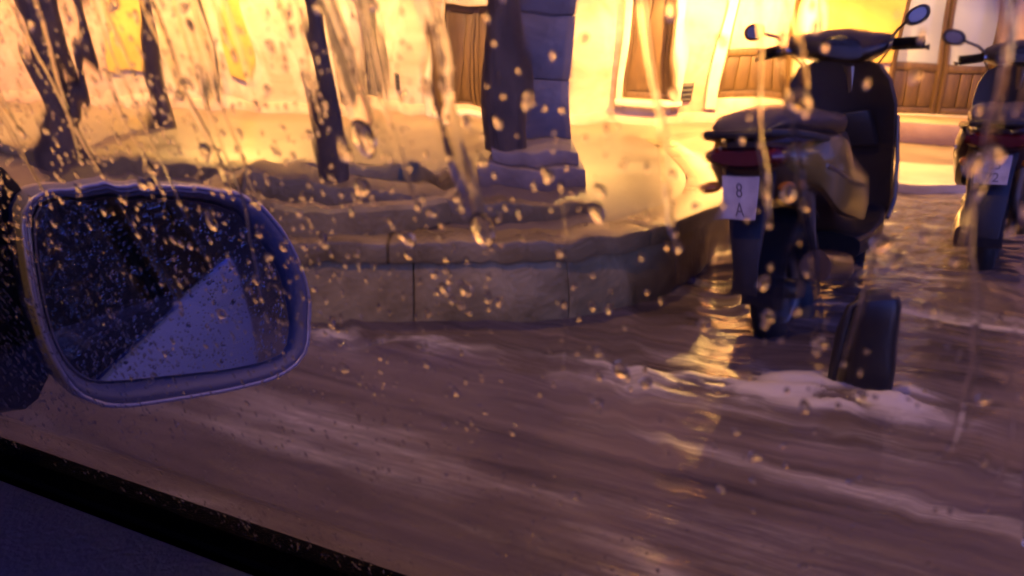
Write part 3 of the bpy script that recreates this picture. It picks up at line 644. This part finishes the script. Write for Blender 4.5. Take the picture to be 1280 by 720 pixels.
# wing mirror
d0 = ray(210, 355); MC = CPOS + d0 * 0.66
dv = ray(338, 272); MN = ((-F) - dv).normalized()
rim_px = [(70,120),(90,97),(130,78),(250,61),(400,60),(560,70),(650,84),(715,118),(778,180),(822,260),(847,350),(852,430),(846,500),(818,552),(755,592),(650,621),(500,648),(350,668),(280,662),(213,632),(160,562),(120,470),(90,350),(72,240),(64,160)]
gls_px = [(104,140),(132,112),(200,100),(350,97),(520,104),(640,132),(710,186),(762,262),(790,340),(800,430),(796,500),(766,538),(650,568),(480,588),(330,602),(255,598),(202,560),(165,500),(135,410),(114,300),(103,200)]
def loop(pxs, n=72):
    P = [onplane(x / 2.181, y / 2.181 + 200, MC, MN) for x, y in pxs]
    P = catmull(P + P[:1], 8)[:-1]; c = sum(P, Vector()) / len(P)
    # resample by angle about a common centre so that loops pair up
    u = MN.cross(Vector((0, 0, 1))).normalized(); v = MN.cross(u); res = []
    A = sorted(((math.atan2((p - MCC).dot(v), (p - MCC).dot(u))) % (2 * math.pi), p) for p in P) if MCC is not None else None
    for k in range(n):
        a = 2 * math.pi * k / n; j = 0
        hi = next((q for q in A if q[0] > a), None); lo = [q for q in A if q[0] <= a]
        lo = lo[-1] if lo else (A[-1][0] - 2 * math.pi, A[-1][1]); hi = hi or (A[0][0] + 2 * math.pi, A[0][1])
        res.append(lo[1].lerp(hi[1], (a - lo[0]) / max(1e-9, hi[0] - lo[0])))
    return res
_t = [onplane(x / 2.181, y / 2.181 + 200, MC, MN) for x, y in gls_px]; MCC = sum(_t, Vector()) / len(_t)
RIM = loop(rim_px); GLS = loop(gls_px)
def sc_loop(L, s, off): return [MCC + (p - MCC) * s + MN * off for p in L]
def mixl(A, B, f, off): return [a.lerp(b, f) + MN * off for a, b in zip(A, B)]
hous = MB().rings([sc_loop(GLS, 1.0, -.012), mixl(GLS, RIM, .12, -.006), mixl(GLS, RIM, .30, -.002), mixl(GLS, RIM, .55, 0.0015), mixl(GLS, RIM, .8, 0.001), mixl(GLS, RIM, .95, -.003),
                   sc_loop(RIM, 1.01, -.009), sc_loop(RIM, 1.03, -.02), sc_loop(RIM, 1.03, -.045), sc_loop(RIM, .94, -.075), sc_loop(RIM, .74, -.10), sc_loop(RIM, .4, -.115)])
mh = cpart(hous, 'mirror_housing', mat('housing_with_sheen', (.26, .24, .31), .34, bump=.1, bscale=300), smooth=60)  # sky sheen on black plastic, put into a paler base colour
mgm = mat('wing_mirror_glass', (0.85, 0.86, 0.9), 0.02, metal=1.0)
cpart(MB().rings([sc_loop(GLS, .998, -.0085), sc_loop(GLS, .998, -.005), sc_loop(GLS, .985, -.0042), sc_loop(GLS, .5, -.0042)]), 'mirror_glass', mgm, mh, smooth=20)
bead = []  # pale bead stands in for the sky's light line along the rim
for k, p in enumerate(RIM):
    t_ = (RIM[(k + 1) % len(RIM)] - RIM[k - 1]).normalized(); u_ = t_.cross(MN).normalized(); q = MCC + (p - MCC) * .985 + MN * .0005
    bead.append([q + u_ * (.0019 * math.cos(2*math.pi*j/8)) + MN * (.0019 * math.sin(2*math.pi*j/8)) for j in range(8)])
cpart(MB().rings(bead, closed=True), 'mirror_rim_glint', mat('rim_glint', (.60, .55, .66), .3, metal=.3), mh, smooth=60)
# foot of the mirror, running forward to the door
le = min(RIM, key=lambda p: p.dot(N) - p.dot(F) * 1.0)
arm = []
q0 = onplane(22, 370, MC, MN) - MN * .03
for f, hh, w_ in ((0, .091, .035), (.35, .096, .04), (.7, .080, .04), (1, .05, .03)):
    c = q0.lerp(cf(.72, .31, .70), f); c.z = q0.z * (1 - f) + .70 * f
    arm.append([c + N * (w_ * math.cos(t)) * (1 if True else 1) + Vector((0, 0, hh * math.sin(t))) for t in [2 * math.pi * k / 20 for k in range(20)]])
cpart(MB().rings(arm), 'mirror_arm', BLACKPLASTIC, mh, smooth=60)

# ================================================================== rain on the window and on the mirror
DROP = mat('raindrop', (1, 1, 1), 0.0, trans=1.0, ior=1.33)
class Soup:
    def __init__(s): s.v = []; s.f = []; s.n = 0
    def dome(s, to3, cx, cy, rx, ry, h, seg=10, rg=3, ph=0, lob=0.12):
        t = np.arange(seg) * 2 * np.pi / seg
        wob = 1 + lob * np.sin(2 * t + ph) + lob * .6 * np.sin(3 * t + 2 * ph)
        vs = []
        for k in range(rg):
            f = k / rg; rr = math.cos(f * math.pi / 2) ** .8 if k else 1.0; z = h * math.sin(f * math.pi / 2)
            for c, d, w_ in zip(np.cos(t), np.sin(t), wob): vs.append(to3(cx + rx * rr * w_ * c, cy + ry * rr * w_ * d - ry * .15 * f, z))
        vs.append(to3(cx, cy - ry * .12, h)); b = s.n
        for k in range(rg - 1):
            for j in range(seg):
                m = (j + 1) % seg; s.f.append((b + k*seg + j, b + k*seg + m, b + (k+1)*seg + m, b + (k+1)*seg + j))
        ap = b + rg * seg
        for j in range(seg): s.f.append((b + (rg-1)*seg + j, b + (rg-1)*seg + (j+1) % seg, ap))
        s.f.append(tuple(b + j for j in range(seg - 1, -1, -1)))
        s.v += vs; s.n += len(vs)
    def rivulet(s, to3, path, wid, h):
        prof = [(-1, 0), (-.8, .45), (-.4, .85), (0, 1), (.4, .85), (.8, .45), (1, 0)]; n = len(prof); b = s.n
        for i, (x, y) in enumerate(path):
            e = min(1, min(i, len(path) - 1 - i) / 3 + .25); w_ = wid[i] * e
            s.v += [to3(x + w_ * p, y, h * w_ / max(wid) * q) for p, q in prof]
        for i in range(len(path) - 1):
            for j in range(n):
                k = (j + 1) % n; s.f.append((b + i*n + j, b + i*n + k, b + (i+1)*n + k, b + (i+1)*n + j))
        s.f.append(tuple(b + j for j in range(n - 1, -1, -1))); s.f.append(tuple(b + (len(path)-1)*n + j for j in range(n))); s.n += n * len(path)
    def build(s, name, m):
        me = bpy.data.meshes.new(name); me.from_pydata([tuple(v) for v in s.v], [], s.f)
        bm = bmesh.new(); bm.from_mesh(me); bmesh.ops.recalc_face_normals(bm, faces=bm.faces); bm.to_mesh(me); bm.free()
        me.shade_smooth(); me.set_sharp_from_angle(angle=rad(50)); me.materials.append(m)
        o = bpy.data.objects.new(name, me); COL.objects.link(o); return o
def on_glass(a, b, h): return gl(a, b, 0.0040 + h)
def film():
    A = np.linspace(-.36, .66, 480); B = np.linspace(.004, .43, 200); X, Y = np.meshgrid(A, B, indexing='ij')
    m = np.clip((Y - .16 + .13 * np.clip(-X + .03, 0, .30) / .30 - .05 * np.clip(X - .12, 0, .1) / .1 + .10 * vnoise(X * 9, Y * 4)) / .14, 0, 1)
    run = fbm(X * 46 + 2.2 * vnoise(X * 25, Y * 14), Y * 8, 3)
    h = .00009 + (.00055 * np.clip(run + .45, 0, 1) + .00016 * np.clip(fbm(X * 95 + 1.5 * vnoise(X * 30, Y * 12), Y * 5 + 70, 2) + .3, 0, 1) + .00010 * (fbm(X * 75, Y * 48 + 9, 2) + .5)) * (.03 + .97 * m)
    nx, ny = X.shape; i = np.arange(nx * ny).reshape(nx, ny)
    top = [gl(a, b, .0034 + q) for a, b, q in zip(X.ravel(), Y.ravel(), h.ravel())]
    q = np.stack([i[:-1, :-1], i[1:, :-1], i[1:, 1:], i[:-1, 1:]], -1).reshape(-1, 4).tolist()
    rimi = list(i[:, 0]) + list(i[-1, 1:]) + list(i[-2::-1, -1]) + list(i[0, -2:0:-1])
    base = [gl(X.ravel()[k], Y.ravel()[k], .0033) for k in rimi]; n0 = len(top); m_ = len(base)
    fs = q + [(int(rimi[k]), int(rimi[(k + 1) % m_]), n0 + (k + 1) % m_, n0 + k) for k in range(m_)] + [tuple(n0 + k for k in range(m_ - 1, -1, -1))]
    me = bpy.data.meshes.new('water_film'); me.from_pydata([tuple(v) for v in top + base], [], fs)
    bm = bmesh.new(); bm.from_mesh(me); bmesh.ops.recalc_face_normals(bm, faces=bm.faces); bm.to_mesh(me); bm.free()
    me.shade_smooth(); me.set_sharp_from_angle(angle=rad(50)); me.materials.append(DROP)
    o = bpy.data.objects.new('water_film', me); COL.objects.link(o)
    tag(o, 'thin rippled sheet of rain water flowing down the car window', 'water film', kind='stuff')
film()
rs_ = Soup(); R = random.Random(11)
def nz(x, y): return float(vnoise(np.array(x), np.array(y)))
for k in range(3000):
    a = R.uniform(-.34, .64); b = R.uniform(0.004, .42)
    if R.random() > 0.05 + 0.85 * min(1, max(0, b - .09 + max(0, a) * .12) / .2): continue
    if 0.5 + nz(a * 14, b * 9) < R.random() * .6: continue
    u = R.random()
    r = R.uniform(.0005, .0010) if u < .50 else (R.uniform(.0010, .0017) if u < .90 else R.uniform(.0017, .0029))
    r *= .55 + .45 * min(1, max(0, b - .08) / .16)
    rs_.dome(on_glass, a, b, r, r * R.uniform(1.0, 1.8), r * R.uniform(.3, .55), seg=12 if r > .0012 else 8, rg=4 if r > .0012 else 3, ph=R.uniform(0, 6), lob=.16)
for k in range(34000):                                   # fine spray, thickest towards the mirror
    a = R.uniform(-.1, .64); b = R.uniform(0.004, .43)
    if R.random() > min(1, max(.05, (a - .05) / .35)) * (.55 + .45 * min(1, b / .22)) or 0.5 + nz(a * 20 + 50, b * 14) < R.random() * .7: continue
    r = R.uniform(.00030, .00085)
    rs_.dome(on_glass, a, b, r, r * R.uniform(1.0, 3.2), r * R.uniform(.35, .6), seg=6, rg=2, ph=R.uniform(0, 6))
tag(rs_.build('raindrops', DROP), 'clear raindrops scattered over the car side window', 'raindrops', kind='stuff')
rv = Soup()
for k in range(230):
    a = R.uniform(-.32, .64); b1 = R.uniform(.14, .44); big = k % 4 == 0
    if 70 <= k < 105: a = R.uniform(.15, .62); b1 = R.uniform(.24, .44)
    if k >= 105: a = R.uniform(-.32, .22); b1 = R.uniform(.27, .44); big = k % 3 == 0
    L = R.uniform(.06, .24) if big else R.uniform(.025, .16)
    wd = R.uniform(.0018, .0036) if big else R.uniform(.0004, .0011)
    if big and a > .2: wd *= .5
    x = a; path = []; wid = []; n = int(L / .0035) + 5; dr = 0
    for i in range(n):
        dr = dr * .84 + R.gauss(0, .00034 if big else .00022); x += dr - .00015; path.append((x, b1 - L * i / (n - 1)))
        q = .5 + nz(i * .35 + k * 9, k * 3.3)
        wid.append(wd * (.45 + .8 * q + .45 * (i / n) ** 3))
    if path[-1][1] < (.165 if k < 105 else .245): continue
    rv.rivulet(on_glass, path, wid, wd * R.uniform(.07, .26))
    rv.dome(on_glass, x, path[-1][1], wd * 1.2, wd * 1.9, wd * .6, 12, 4, 0, .05)
tag(rv.build('rain_trickles', DROP), 'thin wavy trickles of rain running down the car window', 'rain trickles', kind='stuff')
ms = Soup(); mu = MN.cross(Vector((0, 0, 1))).normalized(); mv = -MN.cross(mu)
if mv.z < 0: mv = -mv
def on_mirror(a, b, h): return MCC + mu * a + mv * b + MN * (-.0040 + h)
poly = [((p - MCC).dot(mu), (p - MCC).dot(mv)) for p in GLS]
def inside(x, y):
    c = False; j = len(poly) - 1
    for i in range(len(poly)):
        (xi, yi), (xj, yj) = poly[i], poly[j]
        if (yi > y) != (yj > y) and x < (xj - xi) * (y - yi) / (yj - yi) + xi: c = not c
        j = i
    return c
for k in range(3000):
    a = R.uniform(-.13, .13); b = R.uniform(-.1, .1)
    if not inside(a * 1.03, b * 1.03): continue
    r = R.uniform(.00035, .0010) if R.random() < .88 else R.uniform(.0008, .0017)
    ms.dome(on_mirror, a, b, r, r * R.uniform(1, 1.6), r * .55, 8, 3, R.uniform(0, 6))
tag(ms.build('mirror_raindrops', DROP), 'fine raindrops beaded on the wing mirror glass', 'raindrops', kind='stuff')
